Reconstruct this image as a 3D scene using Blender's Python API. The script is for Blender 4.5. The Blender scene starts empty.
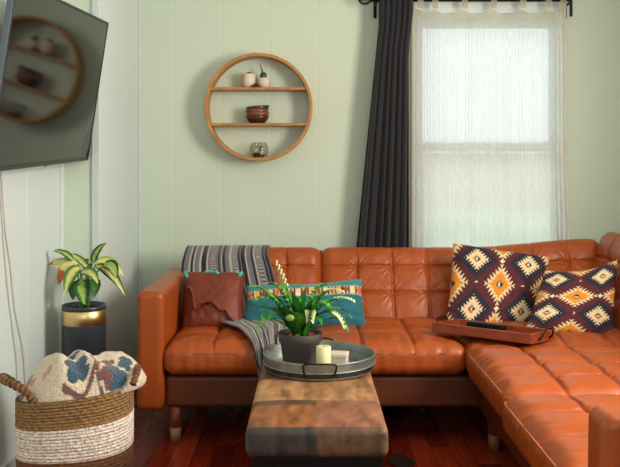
import bpy, bmesh, math, random
from mathutils import Vector, Matrix, noise
random.seed(7)
sc = bpy.context.scene
COL = sc.collection
# ---------------------------------------------------------------- camera
F = 850.0; CX = 310.0; HY = 168.0; CH = 1.19
cam = bpy.data.cameras.new('camera'); camo = bpy.data.objects.new('camera', cam); COL.objects.link(camo)
camo.location = (0, 0, CH); camo.rotation_euler = (math.pi/2, 0, 0)
cam.sensor_width = 36; cam.lens = F/620*36; cam.shift_y = -(233.5-HY)/620; cam.clip_start = .05
sc.camera = camo
sc.view_settings.view_transform = 'Standard'; sc.view_settings.look = 'None'
sc.view_settings.gamma = 1; sc.view_settings.use_curve_mapping = False
sc.view_settings.exposure = 0.0
# ---------------------------------------------------------------- world, daylight and fill light
w = bpy.data.worlds.new('sky'); sc.world = w; w.use_nodes = True
bg = w.node_tree.nodes['Background']; bg.inputs[0].default_value = (0.86, 0.97, 1.0, 1); bg.inputs[1].default_value = 1.95
def area(name, loc, rot, sx, sy, power, color):
    l = bpy.data.lights.new(name, 'AREA'); l.shape = 'RECTANGLE'; l.size = sx; l.size_y = sy; l.energy = power; l.color = color
    o = bpy.data.objects.new(name, l); COL.objects.link(o); o.location = loc; o.rotation_euler = rot
    return o
# daylight entering through the side window (right wall); added fill light behind the camera
area('side_window_daylight', (1.93, 2.25, 1.66), (0, math.pi/2, 0), 1.1, 1.0, 88, (1.0, .90, .76))
area('rear_fill_light', (.35, -1.05, 1.75), (math.radians(80), 0, 0), 1.6, 1.1, 12, (.86, 1.0, 1.0))  # unseen area light, added as cool fill from behind the camera

# ---------------------------------------------------------------- helpers
def P(x, y, Y): return Vector(((x-CX)/F*Y, Y, CH-(y-HY)/F*Y))
def lin(c): return tuple(((v/255.)/12.92 if v/255. <= .04045 else ((v/255.+.055)/1.055)**2.4) for v in c)
def sm(a, b, x):
    t = max(0., min(1., (x-a)/(b-a))); return t*t*(3-2*t)
def nz(x, y=0., z=0.): return noise.noise(Vector((x, y, z)))
def frac(x): return x-math.floor(x)

def mat(name, col=(200,200,200), rough=.6, metal=0., spec=.5, var=0., vscale=8., bump=0., bscale=60., attr=None, sheen=0., stretch=None, coat=0.):
    m = bpy.data.materials.new(name); m.use_nodes = True; nt = m.node_tree; b = nt.nodes['Principled BSDF']
    b.inputs['Roughness'].default_value = rough; b.inputs['Metallic'].default_value = metal
    b.inputs['Specular IOR Level'].default_value = spec
    if sheen: b.inputs['Sheen Weight'].default_value = sheen
    if coat: b.inputs['Coat Weight'].default_value = coat; b.inputs['Coat Roughness'].default_value = .25
    tc = nt.nodes.new('ShaderNodeTexCoord'); mp = nt.nodes.new('ShaderNodeMapping')
    nt.links.new(tc.outputs['Object'], mp.inputs[0])
    if stretch: mp.inputs['Scale'].default_value = stretch
    c = (*lin(col), 1)
    n = nt.nodes.new('ShaderNodeTexNoise'); n.inputs['Scale'].default_value = vscale; n.inputs['Detail'].default_value = 5
    nt.links.new(mp.outputs[0], n.inputs['Vector'])
    mul = nt.nodes.new('ShaderNodeMapRange'); mul.inputs[1].default_value = .25; mul.inputs[2].default_value = .75
    mul.inputs[3].default_value = 1-var; mul.inputs[4].default_value = 1+var
    nt.links.new(n.outputs['Fac'], mul.inputs[0])
    vm = nt.nodes.new('ShaderNodeVectorMath'); vm.operation = 'SCALE'
    if attr:
        at = nt.nodes.new('ShaderNodeAttribute'); at.attribute_name = attr; nt.links.new(at.outputs['Color'], vm.inputs[0])
    else: vm.inputs[0].default_value = c[:3]
    nt.links.new(mul.outputs[0], vm.inputs['Scale']); nt.links.new(vm.outputs[0], b.inputs['Base Color'])
    if bump:
        n2 = nt.nodes.new('ShaderNodeTexNoise'); n2.inputs['Scale'].default_value = bscale; n2.inputs['Detail'].default_value = 4
        nt.links.new(mp.outputs[0], n2.inputs['Vector'])
        bp = nt.nodes.new('ShaderNodeBump'); bp.inputs['Strength'].default_value = bump; bp.inputs['Distance'].default_value = .01
        nt.links.new(n2.outputs['Fac'], bp.inputs['Height']); nt.links.new(bp.outputs[0], b.inputs['Normal'])
    return m

def mesh(name, V, Fc, m, parent=None, smooth=True, cols=None, loc=None, fm=None, origin=None):
    me = bpy.data.meshes.new(name)
    if origin is not None: V = [Vector(v)-Vector(origin) for v in V]
    me.from_pydata([tuple(v) for v in V], [], Fc)
    ms = m if isinstance(m, (list, tuple)) else [m]
    for q in ms: me.materials.append(q)
    if cols:
        a = me.color_attributes.new('Col', 'FLOAT_COLOR', 'POINT')
        for i, c in enumerate(cols): a.data[i].color = (c[0], c[1], c[2], 1)
    if smooth: me.polygons.foreach_set('use_smooth', [True]*len(me.polygons))
    if fm: me.polygons.foreach_set('material_index', fm)
    bm = bmesh.new(); bm.from_mesh(me); bmesh.ops.recalc_face_normals(bm, faces=bm.faces); bm.to_mesh(me); bm.free()
    o = bpy.data.objects.new(name, me); COL.objects.link(o)
    if parent: o.parent = parent
    if origin is not None: o.location = origin
    if loc is not None: o.location = loc
    return o
def thing(name, label, cat, loc=(0,0,0), group=None, rotz=0):
    o = bpy.data.objects.new(name, None); COL.objects.link(o); o.location = loc; o.rotation_euler.z = rotz
    o.empty_display_size = .05
    tag(o, label, cat, group); return o
def tag(o, label, cat, group=None):
    o['label'] = label; o['category'] = cat
    if group: o['group'] = group
    return o
def struct(o): o['kind'] = 'structure'; return o

def axis_samples(s, r, step, nr):
    h = s/2; a = []
    for i in range(nr+1): a.append(-h + r*(1-math.cos(math.pi/2*i/nr))*1.0 if nr > 1 else -h + r*i)
    n = max(1, int(math.ceil((s-2*r)/step))); g = min(.0015, (s-2*r)*.2)
    if (s-2*r)/n > .02: a.append(-h+r+g)
    for i in range(1, n): a.append(-h+r+(s-2*r)*i/n)
    if (s-2*r)/n > .02: a.append(h-r-g)
    b = [-x for x in reversed(a[:nr+1])]
    return a + b
def rbox(sx, sy, sz, r=.01, step=.5, nr=4, steps=None):
    r = min(r, sx/2*.98, sy/2*.98, sz/2*.98)
    st = steps or (step,)*3
    X = axis_samples(sx, r, st[0], nr); Y = axis_samples(sy, r, st[1], nr); Z = axis_samples(sz, r, st[2], nr)
    nx, ny, nz_ = len(X)-1, len(Y)-1, len(Z)-1
    idx = {}; V = []
    H = (sx/2-r, sy/2-r, sz/2-r)
    def g(i, j, k):
        key = (i, j, k)
        if key in idx: return idx[key]
        p = Vector((X[i], Y[j], Z[k])); q = Vector([max(-H[t], min(H[t], p[t])) for t in range(3)]); d = p-q
        if d.length > 1e-9: p = q + d.normalized()*r
        idx[key] = len(V); V.append(p); return idx[key]
    Fc = []
    for i in range(nx):
        for j in range(ny):
            for k in (0, nz_): 
                f = [g(i,j,k), g(i+1,j,k), g(i+1,j+1,k), g(i,j+1,k)]; Fc.append(f if k else f[::-1])
    for i in range(nx):
        for k in range(nz_):
            for j in (0, ny):
                f = [g(i,j,k), g(i+1,j,k), g(i+1,j,k+1), g(i,j,k+1)]; Fc.append(f if not j else f[::-1])
    for j in range(ny):
        for k in range(nz_):
            for i in (0, nx):
                f = [g(i,j,k), g(i,j+1,k), g(i,j+1,k+1), g(i,j,k+1)]; Fc.append(f if i else f[::-1])
    return V, Fc
def box(name, x0, x1, y0, y1, z0, z1, m, parent=None, r=.004, step=.5, fn=None, nr=3, smooth=True):
    V, Fc = rbox(x1-x0, y1-y0, z1-z0, r, step, nr)
    c = Vector(((x0+x1)/2, (y0+y1)/2, (z0+z1)/2))
    if fn: V = [fn(v.copy()) for v in V]
    V = [v+c for v in V]
    return mesh(name, V, Fc, m, parent, smooth)
def join(parts):
    V = []; Fc = []
    for v, f in parts:
        o = len(V); V += v; Fc += [[i+o for i in q] for q in f]
    return V, Fc
def boxg(x0, x1, y0, y1, z0, z1, r=.003, step=.6, nr=2):
    V, Fc = rbox(x1-x0, y1-y0, z1-z0, r, step, nr); c = Vector(((x0+x1)/2, (y0+y1)/2, (z0+z1)/2))
    return [v+c for v in V], Fc
def tube(pts, r, n=8, closed=False, caps=True):
    pts = [Vector(p) for p in pts]; V = []; Fc = []; N = len(pts)
    up = None
    for i, p in enumerate(pts):
        a = pts[(i-1) % N] if (closed or i > 0) else p
        b = pts[(i+1) % N] if (closed or i < N-1) else p
        t = (b-a).normalized()
        if up is None: up = Vector((0,0,1)) if abs(t.z) < .9 else Vector((1,0,0))
        s = t.cross(up).normalized(); up = s.cross(t).normalized()
        rr = r(i/(N-1)) if callable(r) else r
        for k in range(n):
            a_ = 2*math.pi*k/n; V.append(p + (s*math.cos(a_)+up*math.sin(a_))*rr)
    for i in range(N if closed else N-1):
        for k in range(n):
            j = (i+1) % N
            Fc.append([i*n+k, i*n+(k+1) % n, j*n+(k+1) % n, j*n+k])
    if not closed and caps: Fc.append(list(range(n))[::-1]); Fc.append([(N-1)*n+k for k in range(n)])
    return V, Fc
def lathe(prof, n=32, c=(0,0,0), ex=1., ey=1., closed=False):
    """prof: list of (r,z)."""
    V = []; Fc = []; c = Vector(c); M = len(prof)
    for r, z in prof:
        for k in range(n):
            a = 2*math.pi*k/n; V.append(c+Vector((r*math.cos(a)*ex, r*math.sin(a)*ey, z)))
    for i in range(M if closed else M-1):
        j = (i+1) % M
        for k in range(n): Fc.append([i*n+k, i*n+(k+1) % n, j*n+(k+1) % n, j*n+k])
    if not closed:
        if prof[0][0] > 1e-6: Fc.append(list(range(n))[::-1])
        if prof[-1][0] > 1e-6: Fc.append([(M-1)*n+k for k in range(n)])
    return V, Fc
def bez(a, b, c, t): return a*(1-t)**2 + b*2*t*(1-t) + c*t*t
def catmull(P_, t):
    n = len(P_)-1; x = t*n; i = min(int(x), n-1); f = x-i
    p0 = P_[max(i-1, 0)]; p1 = P_[i]; p2 = P_[i+1]; p3 = P_[min(i+2, n)]
    return .5*((2*p1)+(p2-p0)*f+(2*p0-5*p1+4*p2-p3)*f*f+(3*p1-p0-3*p2+p3)*f**3)
def poly(P_, n): return [catmull([Vector(p) for p in P_], i/(n-1)) for i in range(n)]

# ---------------------------------------------------------------- materials
M = {}
M['wall'] = mat('sage_paint', (206,220,203), .55, var=.02, vscale=2, bump=.05, bscale=90)
M['white'] = mat('white_paint', (206,218,219), .5, var=.02, vscale=3)
M['ceil'] = mat('ceiling_paint', (225,222,212), .8)
M['leather'] = mat('tan_leather', (164,76,27), .37, spec=.45, var=.10, vscale=5, bump=.12, bscale=140)
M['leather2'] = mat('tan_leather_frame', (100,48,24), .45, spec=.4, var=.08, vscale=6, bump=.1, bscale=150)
M['piping'] = mat('stitching', (214,132,84), .5)
M['legwood'] = mat('leg_walnut', (120,52,28), .4, var=.1, stretch=(3,3,.5))
M['legtip'] = mat('leg_tip_wood', (168,116,84), .5, var=.1)
M['black'] = mat('black_paint', (12,11,12), .5, spec=.2)
M['iron'] = mat('black_iron', (22,20,20), .4, metal=.6)
M['oak'] = mat('oak_veneer', (182,126,64), .5, var=.3, vscale=14, stretch=(1,3,1))
M['tv'] = mat('tv_plastic', (20,21,24), .35)
M['tvedge'] = mat('tv_silver_edge', (92,104,112), .3, metal=.5)
M['screen'] = mat('tv_glass', (9,10,10), .06, spec=.5)
M['col'] = mat('dyed_wool', attr='Col', rough=.9, var=.10, vscale=60, bump=.35, bscale=300, sheen=.2)
M['kilim'] = mat('kilim_weave', attr='Col', rough=.85, var=.10, vscale=50, bump=.3, bscale=260)
M['sherpa'] = mat('sherpa_fleece', attr='Col', rough=1., var=.14, vscale=70, bump=1.0, bscale=130, sheen=.4)
M['hide'] = mat('cowhide', attr='Col', rough=.5, var=.55, vscale=30, bump=.12, bscale=200, stretch=(1,.35,1))
M['brownleather'] = mat('old_brown_leather', (112,46,28), .5, var=.28, vscale=7, bump=.25, bscale=60)
M['brownflap'] = mat('raw_brown_leather', (118,50,30), .55, var=.3, vscale=9, bump=.3, bscale=60)
M['turq'] = mat('turquoise', (70,190,170), .3, var=.2, vscale=60)
M['teal'] = mat('teal_fabric', attr='Col', rough=.75, var=.12, vscale=30, bump=.2, bscale=220, sheen=.3)
M['rope'] = mat('seagrass_rope', attr='Col', rough=.8, var=.45, vscale=90, bump=.8, bscale=160)
M['leafc'] = mat('leaf', attr='Col', rough=.4, var=.1, vscale=40)
M['brass'] = mat('brushed_brass', (226,196,136), .36, metal=1., var=.05)
M['charcoal'] = mat('charcoal_lacquer', (50,56,64), .28)
M['soil'] = mat('potting_soil', (58,38,28), .95, var=.5, vscale=60, bump=.9, bscale=90)
M['bark'] = mat('bark_chips', (150,96,64), .9, var=.5, vscale=90)
M['pot'] = mat('dark_clay', (74,68,64), .75, var=.12, vscale=20, bump=.1)
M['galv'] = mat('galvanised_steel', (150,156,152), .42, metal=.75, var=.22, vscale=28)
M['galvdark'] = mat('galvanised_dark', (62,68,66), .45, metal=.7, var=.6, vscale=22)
M['wax'] = mat('candle_wax', (226,218,168), .5)
M['plaster'] = mat('white_box_card', (196,190,178), .7, var=.05)
M['redwood'] = mat('red_wood', (134,58,32), .3, var=.4, vscale=14, stretch=(1,1,4), coat=.3)
M['ceramic'] = mat('white_ceramic', (226,208,188), .5)
M['bowlwood'] = mat('bowl_wood', (122,70,32), .35, var=.3, vscale=22, stretch=(1,1,4))
M['bowldark'] = mat('bowl_dark_wood', (72,34,22), .35, var=.25, vscale=22)
M['cord'] = mat('cord', (205,204,196), .5)
M['drape'] = mat('charcoal_drape', (27,29,37), .85, var=.08, vscale=30, bump=.15, bscale=300, sheen=.15)
M['paper'] = mat('dark_card', (40,38,32), .5)
M['paperedge'] = mat('card_edge', (190,182,160), .6)
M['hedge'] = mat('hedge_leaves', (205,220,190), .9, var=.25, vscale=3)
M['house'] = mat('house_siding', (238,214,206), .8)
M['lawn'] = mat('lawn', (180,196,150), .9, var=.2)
def floor_mat():
    m = mat('cherry_floor', (110,32,18), .22, spec=.5, var=.3, vscale=6, stretch=(14,1,1), attr='Col', bump=.03, bscale=30); return m
M['floor'] = floor_mat()
def thin_glass(name, tint):
    m = glass_mat(name, tint); nt = m.node_tree; mx = [n for n in nt.nodes if n.type == 'MIX_SHADER'][0]
    lw = nt.nodes.new('ShaderNodeLayerWeight'); lw.inputs[0].default_value = .5
    p = nt.nodes.new('ShaderNodeMath'); p.operation = 'POWER'; p.inputs[1].default_value = 3.5; nt.links.new(lw.outputs['Facing'], p.inputs[0])
    q = nt.nodes.new('ShaderNodeMath'); q.operation = 'MULTIPLY_ADD'; q.inputs[1].default_value = .5; q.inputs[2].default_value = .03
    nt.links.new(p.outputs[0], q.inputs[0]); nt.links.new(q.outputs[0], mx.inputs[0]); return m
def glass_mat(name, tint=(1,1,1), gl=.12):
    m = bpy.data.materials.new(name); m.use_nodes = True; nt = m.node_tree; nt.nodes.clear()
    o = nt.nodes.new('ShaderNodeOutputMaterial'); t = nt.nodes.new('ShaderNodeBsdfTransparent'); t.inputs[0].default_value = (*tint, 1)
    g = nt.nodes.new('ShaderNodeBsdfGlossy'); g.inputs['Roughness'].default_value = .03
    fr = nt.nodes.new('ShaderNodeFresnel'); fr.inputs[0].default_value = 1.45
    mx = nt.nodes.new('ShaderNodeMixShader'); nt.links.new(fr.outputs[0], mx.inputs[0]); nt.links.new(t.outputs[0], mx.inputs[1]); nt.links.new(g.outputs[0], mx.inputs[2])
    nt.links.new(mx.outputs[0], o.inputs[0]); return m
M['glass'] = glass_mat('window_glass')
M['smoke'] = thin_glass('smoky_glass', (.90,.90,.88))
def sheer_mat(name, hem=False):
    m = bpy.data.materials.new(name); m.use_nodes = True; nt = m.node_tree; nt.nodes.clear(); N = nt.nodes.new; L = nt.links.new
    o = N('ShaderNodeOutputMaterial'); t = N('ShaderNodeBsdfTransparent'); tr = N('ShaderNodeBsdfTranslucent'); d = N('ShaderNodeBsdfDiffuse')
    c = (.97,.96,.955,1) if not hem else (.95,.88,.78,1)
    tr.inputs[0].default_value = c; d.inputs[0].default_value = c
    m1 = N('ShaderNodeMixShader'); m1.inputs[0].default_value = .18; L(tr.outputs[0], m1.inputs[1]); L(d.outputs[0], m1.inputs[2])
    m2 = N('ShaderNodeMixShader'); L(t.outputs[0], m2.inputs[1]); L(m1.outputs[0], m2.inputs[2])
    if hem: m2.inputs[0].default_value = .93
    else:
        at = N('ShaderNodeAttribute'); at.attribute_name = 'Col'   # r = opacity of the weave
        L(at.outputs['Fac'], m2.inputs[0])
    L(m2.outputs[0], o.inputs[0]); return m
M['sheer'] = sheer_mat('sheer_voile'); M['sheerhem'] = sheer_mat('sheer_hem', True)

# ---------------------------------------------------------------- room shell
YB = 4.80; XL = -1.132; XJ = -.965; YJ = 3.88; XR = 1.95; YF = -1.2; ZC = 2.62
def groove_profile(a, b, pitch, off):
    xs = [a]; k = math.ceil((a-off)/pitch)
    out = [(a, 0)]
    while off+k*pitch < b:
        x = off+k*pitch
        if x-.006 > a and x+.006 < b: out += [(x-.003, 0), (x-.0005, .0014), (x+.0005, .0014), (x+.003, 0)]
        k += 1
    out.append((b, 0)); return out
def panel(prof, z0, z1, fn, thick=.1):
    """grooved sheet, fn(s,d,z)->point, d = depth into the wall"""
    V = []; Fc = []; n = len(prof)
    for s, d in prof: V += [Vector(fn(s, d, z0)), Vector(fn(s, d, z1))]
    V += [Vector(fn(prof[0][0], thick, z0)), Vector(fn(prof[0][0], thick, z1)), Vector(fn(prof[-1][0], thick, z0)), Vector(fn(prof[-1][0], thick, z1))]
    for i in range(n-1): Fc.append([2*i, 2*i+2, 2*i+3, 2*i+1])
    b = 2*n
    Fc += [[b, 0, 1, b+1], [2*n-2, b+2, b+3, 2*n-1], [b+2, b, b+1, b+3]]
    Fc.append([b]+[2*i for i in range(n)]+[b+2]); Fc.append([b+1]+[2*i+1 for i in range(n)]+[b+3])
    return V, Fc
WX0, WX1, WZ0, WZ1 = .60, 1.42, .50, 2.06
bw = lambda s, d, z: (s, YB+d, z)
parts = []
for a, b, z0, z1 in ((XJ-.1, WX0, 0, ZC), (WX1, XR+.1, 0, ZC), (WX0, WX1, 0, WZ0), (WX0, WX1, WZ1, ZC)):
    parts.append(panel(groove_profile(a, b, .271, -.226), z0, z1, bw, .12))
V, Fc = join(parts); struct(mesh('wall_back', V, Fc, M['wall'], smooth=False))
# near left wall with its white boards
V, Fc = panel(groove_profile(YF, YJ, .62, .30), 0, ZC, lambda s, d, z: (XL-d, s, z)); struct(mesh('wall_left', V, Fc, M['white'], smooth=False))
# step in the wall and the return towards the back corner
V, Fc = boxg(XL-.1, XJ, YJ, YJ+.06, 0, ZC, .001); struct(mesh('wall_left_step', V, Fc, M['wall'], smooth=False))
V, Fc = panel(groove_profile(YJ+.0605, YB, .6, .45), 0, ZC, lambda s, d, z: (XJ-d, s, z)); struct(mesh('wall_left_return', V, Fc, M['white'], smooth=False))
struct(box('trim_1', XJ-.03, XJ+.006, YJ-.008, YJ+.05, 0, ZC, M['white'], r=.003))
struct(box('trim_2', XL-.01, XL+.012, YJ-.045, YJ-.001, 0, ZC, M['white'], r=.003))
struct(box('trim_3', XJ, XJ+.012, YB-.016, YB, 0, ZC, M['white'], r=.003))
struct(box('baseboard_left', XL, XL+.014, YF, YJ-.05, 0, .10, M['white'], r=.003))
struct(box('baseboard_back', XJ+.015, XR, YB-.014, YB, 0, .10, M['white'], r=.003))
# right wall with a window opening out of frame, rear wall with an opening added for the fill light
V, Fc = join([boxg(XR, XR+.1, YF, 1.65, 0, ZC), boxg(XR, XR+.1, 2.85, YB+.1, 0, ZC), boxg(XR, XR+.1, 1.65, 2.85, 0, 1.1), boxg(XR, XR+.1, 1.65, 2.85, 2.2, ZC)])
struct(mesh('wall_right', V, Fc, M['wall'], smooth=False))
V, Fc = join([boxg(XL-.1, -.5, YF-.1, YF, 0, ZC), boxg(1.2, XR+.1, YF-.1, YF, 0, ZC), boxg(-.5, 1.2, YF-.1, YF, 0, 1.1), boxg(-.5, 1.2, YF-.1, YF, 2.35, ZC)])
struct(mesh('wall_front', V, Fc, M['wall'], smooth=False))
struct(box('ceiling', XL-.1, XR+.1, YF-.1, YB+.12, ZC, ZC+.1, M['ceil'], r=.001))
# floor: boards running towards the camera
V = []; Fc = []; cols = []
bwid = .083; x = XL-.1; row = 0
while x < XR+.1:
    y = YF-.1-random.random()*.8
    while y < YB+.1:
        L = .5+random.random()*.8; y1 = min(y+L, YB+.12); y0 = max(y, YF-.1)
        if y1 > y0:
            k = random.random(); base = [lin((134,42,24)), lin((98,28,18)), lin((164,60,30)), lin((116,34,20)), lin((148,46,24))][int(k*5)]
            i = len(V); g = .0006
            V += [(x+g, y0+g, 0), (x+bwid-g, y0+g, 0), (x+bwid-g, y1-g, 0), (x+g, y1-g, 0)]; Fc.append([i, i+1, i+2, i+3]); cols += [base]*4
        y += L
    x += bwid
i = len(V); a0, a1, b0, b1 = XL-.1, XR+.1, YF-.1, YB+.12
V += [(a0,b0,-.001),(a1,b0,-.001),(a1,b1,-.001),(a0,b1,-.001),(a0,b0,-.05),(a1,b0,-.05),(a1,b1,-.05),(a0,b1,-.05)]
Fc += [[i,i+1,i+2,i+3],[i+7,i+6,i+5,i+4],[i,i+4,i+5,i+1],[i+1,i+5,i+6,i+2],[i+2,i+6,i+7,i+3],[i+3,i+7,i+4,i]]; cols += [lin((40,12,8))]*8
me_floor = mesh('floor', V, Fc, M['floor'], smooth=False, cols=cols); struct(me_floor)
# window: casing, two sashes with panes
V, Fc = join([boxg(WX0-.03, WX0+.004, YB-.02, YB+.0, WZ0-.04, WZ1+.09), boxg(WX1-.004, WX1+.02, YB-.02, YB, WZ0-.04, WZ1+.09), boxg(WX0+.004, WX1-.004, YB-.02, YB, WZ1, WZ1+.09),
              boxg(WX0-.03, WX1+.02, YB-.05, YB+.11, WZ0-.04, WZ0), boxg(WX0-.002, WX0+.015, YB, YB+.12, WZ0, WZ1), boxg(WX1-.015, WX1+.002, YB, YB+.12, WZ0, WZ1), boxg(WX0, WX1, YB, YB+.12, WZ1-.02, WZ1+.002)])
win = struct(mesh('window_1', V, Fc, M['white'], smooth=False))
zm = 1.31
for nm, z0, z1, yy in (('upper_sash', zm-.02, WZ1-.02, YB+.075), ('lower_sash', WZ0, zm+.02, YB+.035)):
    a, b = WX0+.015, WX1-.015
    V, Fc = join([boxg(a, a+.03, yy, yy+.035, z0, z1), boxg(b-.03, b, yy, yy+.035, z0, z1), boxg(a+.03, b-.03, yy, yy+.035, z0, z0+.045), boxg(a+.03, b-.03, yy, yy+.035, z1-.045, z1)])
    s = mesh(nm, V, Fc, M['white'], win, smooth=False)
    V, Fc = boxg(a+.028, b-.028, yy+.014, yy+.019, z0+.043, z1-.043, .0005); mesh('pane', V, Fc, M['glass'], s, smooth=False)
# outside, seen hazily through the sheer curtain
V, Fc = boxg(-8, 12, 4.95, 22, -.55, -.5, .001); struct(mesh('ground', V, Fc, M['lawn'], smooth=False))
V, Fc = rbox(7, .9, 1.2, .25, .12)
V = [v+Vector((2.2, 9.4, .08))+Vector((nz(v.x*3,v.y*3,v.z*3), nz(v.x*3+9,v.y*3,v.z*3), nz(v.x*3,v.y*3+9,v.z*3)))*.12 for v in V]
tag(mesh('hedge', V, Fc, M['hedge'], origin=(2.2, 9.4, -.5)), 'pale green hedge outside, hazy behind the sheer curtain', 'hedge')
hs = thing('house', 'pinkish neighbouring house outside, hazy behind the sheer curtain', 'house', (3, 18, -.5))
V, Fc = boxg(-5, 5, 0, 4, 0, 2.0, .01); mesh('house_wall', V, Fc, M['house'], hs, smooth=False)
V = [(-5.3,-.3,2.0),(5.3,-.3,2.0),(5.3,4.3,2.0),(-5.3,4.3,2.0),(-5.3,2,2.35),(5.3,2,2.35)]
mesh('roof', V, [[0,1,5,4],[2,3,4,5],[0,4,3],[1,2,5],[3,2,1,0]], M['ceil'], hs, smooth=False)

# ---------------------------------------------------------------- sectional sofa
sofa = thing('sectional_sofa', 'tan leather L-shaped sectional sofa with tufted cushions and wooden legs', 'sofa', (0, 0, 0))
def tuft(w, h, t, nx, ny, seed, r=.045, amp=.015, front=0, step=.0052, ripple=.0040, sag=.02, cseam=.015, bul=.010, yoff=0.):
    """cushion in local coords: face is +z, x width, y height/depth; front edge wrinkles at -y when front>0"""
    V, Fc = rbox(w, h, t, r, nr=6, steps=(step, step, .03))
    xi = [(-w/2+w*i/nx) for i in range(1, nx)]; yi = [(-h/2+h*i/ny+yoff) for i in range(1, ny)]
    out = []
    for v in V:
        x, y, z = v
        wz = sm(-.0, t/2, z)
        ex = sm(0, .06, w/2-abs(x)); ey = sm(0, .06, h/2-abs(y))
        dx = min([abs(x-a) for a in xi] or [9]); dy = min([abs(y-a) for a in yi] or [9])
        wob = .004*nz(x*9+seed, y*9)
        dx = abs(dx+wob); dy = abs(dy+wob*.8)
        cx = math.exp(-(dx/.0062)**2)*cseam + math.exp(-(dx/.035)**2)*amp*.55
        cy = math.exp(-(dy/.0062)**2)*cseam + math.exp(-(dy/.035)**2)*amp*.55
        cr = max(cx, cy)*(.5+.5*max(ex*ey, .35)) + .35*min(cx, cy)
        dd = math.hypot(dx, dy); cr += .010*math.exp(-(dd/.022)**2)*ex*ey
        ang = math.atan2(dy, dx)
        rp = ripple*math.sin(ang*14+nz(x*6, y*6, seed)*5)*math.exp(-(dd/.06)**2)
        wr = ripple*1.3*nz(x*16+seed, y*16, 3.)*.9
        if front:
            fe = 1-sm(.0, .22, y+h/2)
            wr += .007*fe*nz(x*30+seed, y*5, 1.)
        puff = sag*(1-(2*x/w)**4)*(1-(2*y/h)**4)
        z += wz*(puff - cr + rp + wr)
        bx = (1-(2*z/t)**2) if abs(z) < t/2 else 0
        x += math.copysign(bul, x)*bx*(1-ex); y += math.copysign(bul, y)*bx*(1-ey)
        if front: y += (.005*nz(x*26+seed, z*8, 7.))*(1-ey)*(1 if y < 0 else 0)
        out.append(Vector((x, y, z)))
    return out, Fc
def xform(V, c, ax, ay, az):
    c = Vector(c); ax, ay, az = Vector(ax), Vector(ay), Vector(az)
    return [c+ax*v.x+ay*v.y+az*v.z for v in V]
def pipe_loop(w, h, z, r, rad=.0022):
    pts = []
    for sx, sy, a0 in ((1,1,0), (-1,1,90), (-1,-1,180), (1,-1,270)):
        for i in range(7):
            a = math.radians(a0+15*i); pts.append(Vector((sx*(w/2-r)+math.cos(a)*(r), sy*(h/2-r)+math.sin(a)*(r), z)))
    return tube(pts, rad, 6, closed=True)
X, Y_, Z = (1,0,0), (0,1,0), (0,0,1)
# frames
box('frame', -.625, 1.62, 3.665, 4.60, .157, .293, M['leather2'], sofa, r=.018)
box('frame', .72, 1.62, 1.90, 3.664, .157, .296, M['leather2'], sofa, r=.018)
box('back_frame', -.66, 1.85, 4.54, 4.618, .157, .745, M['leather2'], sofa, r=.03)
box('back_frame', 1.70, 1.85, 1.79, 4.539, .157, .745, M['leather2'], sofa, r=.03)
def armfn(v):
    v.x += .004*nz(v.y*5, v.z*5); v.z += .004*nz(v.x*6, v.y*5, 4) if v.z > 0 else 0
    return v
box('arm', -.742, -.626, 3.625, 4.50, .150, .662, M['leather'], sofa, r=.028, step=.05, fn=armfn, nr=5)
box('arm', .615, 1.84, 1.785, 1.905, .150, .668, M['leather'], sofa, r=.028, step=.05, fn=armfn, nr=5)
# seats
seats = [(-.622, .0, 3.625, 4.30, .298, .437, 3, 3), (.002, .668, 3.625, 4.30, .298, .437, 3, 3), (.672, 1.50, 3.575, 4.30, .300, .447, 4, 3),
         (.660, 1.46, 2.835, 3.572, .300, .449, 4, 4), (.640, 1.46, 1.912, 2.822, .300, .446, 4, 4)]
for k, (x0, x1, y0, y1, z0, z1, nx, ny) in enumerate(seats):
    if k < 3:
        V, Fc = tuft(x1-x0, y1-y0, z1-z0, nx, ny, k*3.7, front=1)
        V = xform(V, ((x0+x1)/2, (y0+y1)/2, (z0+z1)/2), X, Y_, Z)
        c = mesh('seat_cushion', V, Fc, M['leather'], sofa)
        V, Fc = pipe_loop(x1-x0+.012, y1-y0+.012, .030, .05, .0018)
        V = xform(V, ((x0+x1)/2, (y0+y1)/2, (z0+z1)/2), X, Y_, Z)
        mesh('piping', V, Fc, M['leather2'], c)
    else:   # front edge faces -x
        V, Fc = tuft(y1-y0, x1-x0, z1-z0, nx, ny, k*3.7, front=1, r=.05)
        C0 = ((x0+x1)/2, (y0+y1)/2, (z0+z1)/2)
        c = mesh('seat_cushion', xform(V, C0, (0,-1,0), X, Z), Fc, M['leather'], sofa)
        V, Fc = pipe_loop(y1-y0+.006, x1-x0+.006, .044, .05, .0022)
        mesh('piping', xform(V, C0, (0,-1,0), X, Z), Fc, M['piping'], c)
# back cushions
def backc(c, wd, ht, th, ax, up, seed, rise=0):
    ax = Vector(ax); up = Vector(up).normalized(); n = ax.cross(up).normalized()
    V, Fc = tuft(wd, ht, th, 4, 3, seed, yoff=.028, r=.05, amp=.009, ripple=.004, sag=.014)
    if rise: V = [Vector((v.x, v.y+rise*sm(-wd/2, wd/2, v.x)*sm(-.05, ht/2, v.y), v.z)) for v in V]
    mesh('back_cushion', xform(V, c, ax, up, n), Fc, M['leather'], sofa)
up = Vector((0, .20, .37)).normalized(); nrm = Vector((1,0,0)).cross(up)
for k, (xa, xb, rise) in enumerate(((-.655, .055, 0), (.06, .785, 0), (.79, 1.52, .05))):
    fc = Vector(((xa+xb)/2, 4.325, .600)) ; backc(fc-nrm*.085, xb-xa-.004, .43, .16, (1,0,0), up, 20+k*5, rise)
up2 = Vector((.10, 0, .37)).normalized(); ax2 = Vector((0,-1,0)); n2 = ax2.cross(up2)
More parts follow.
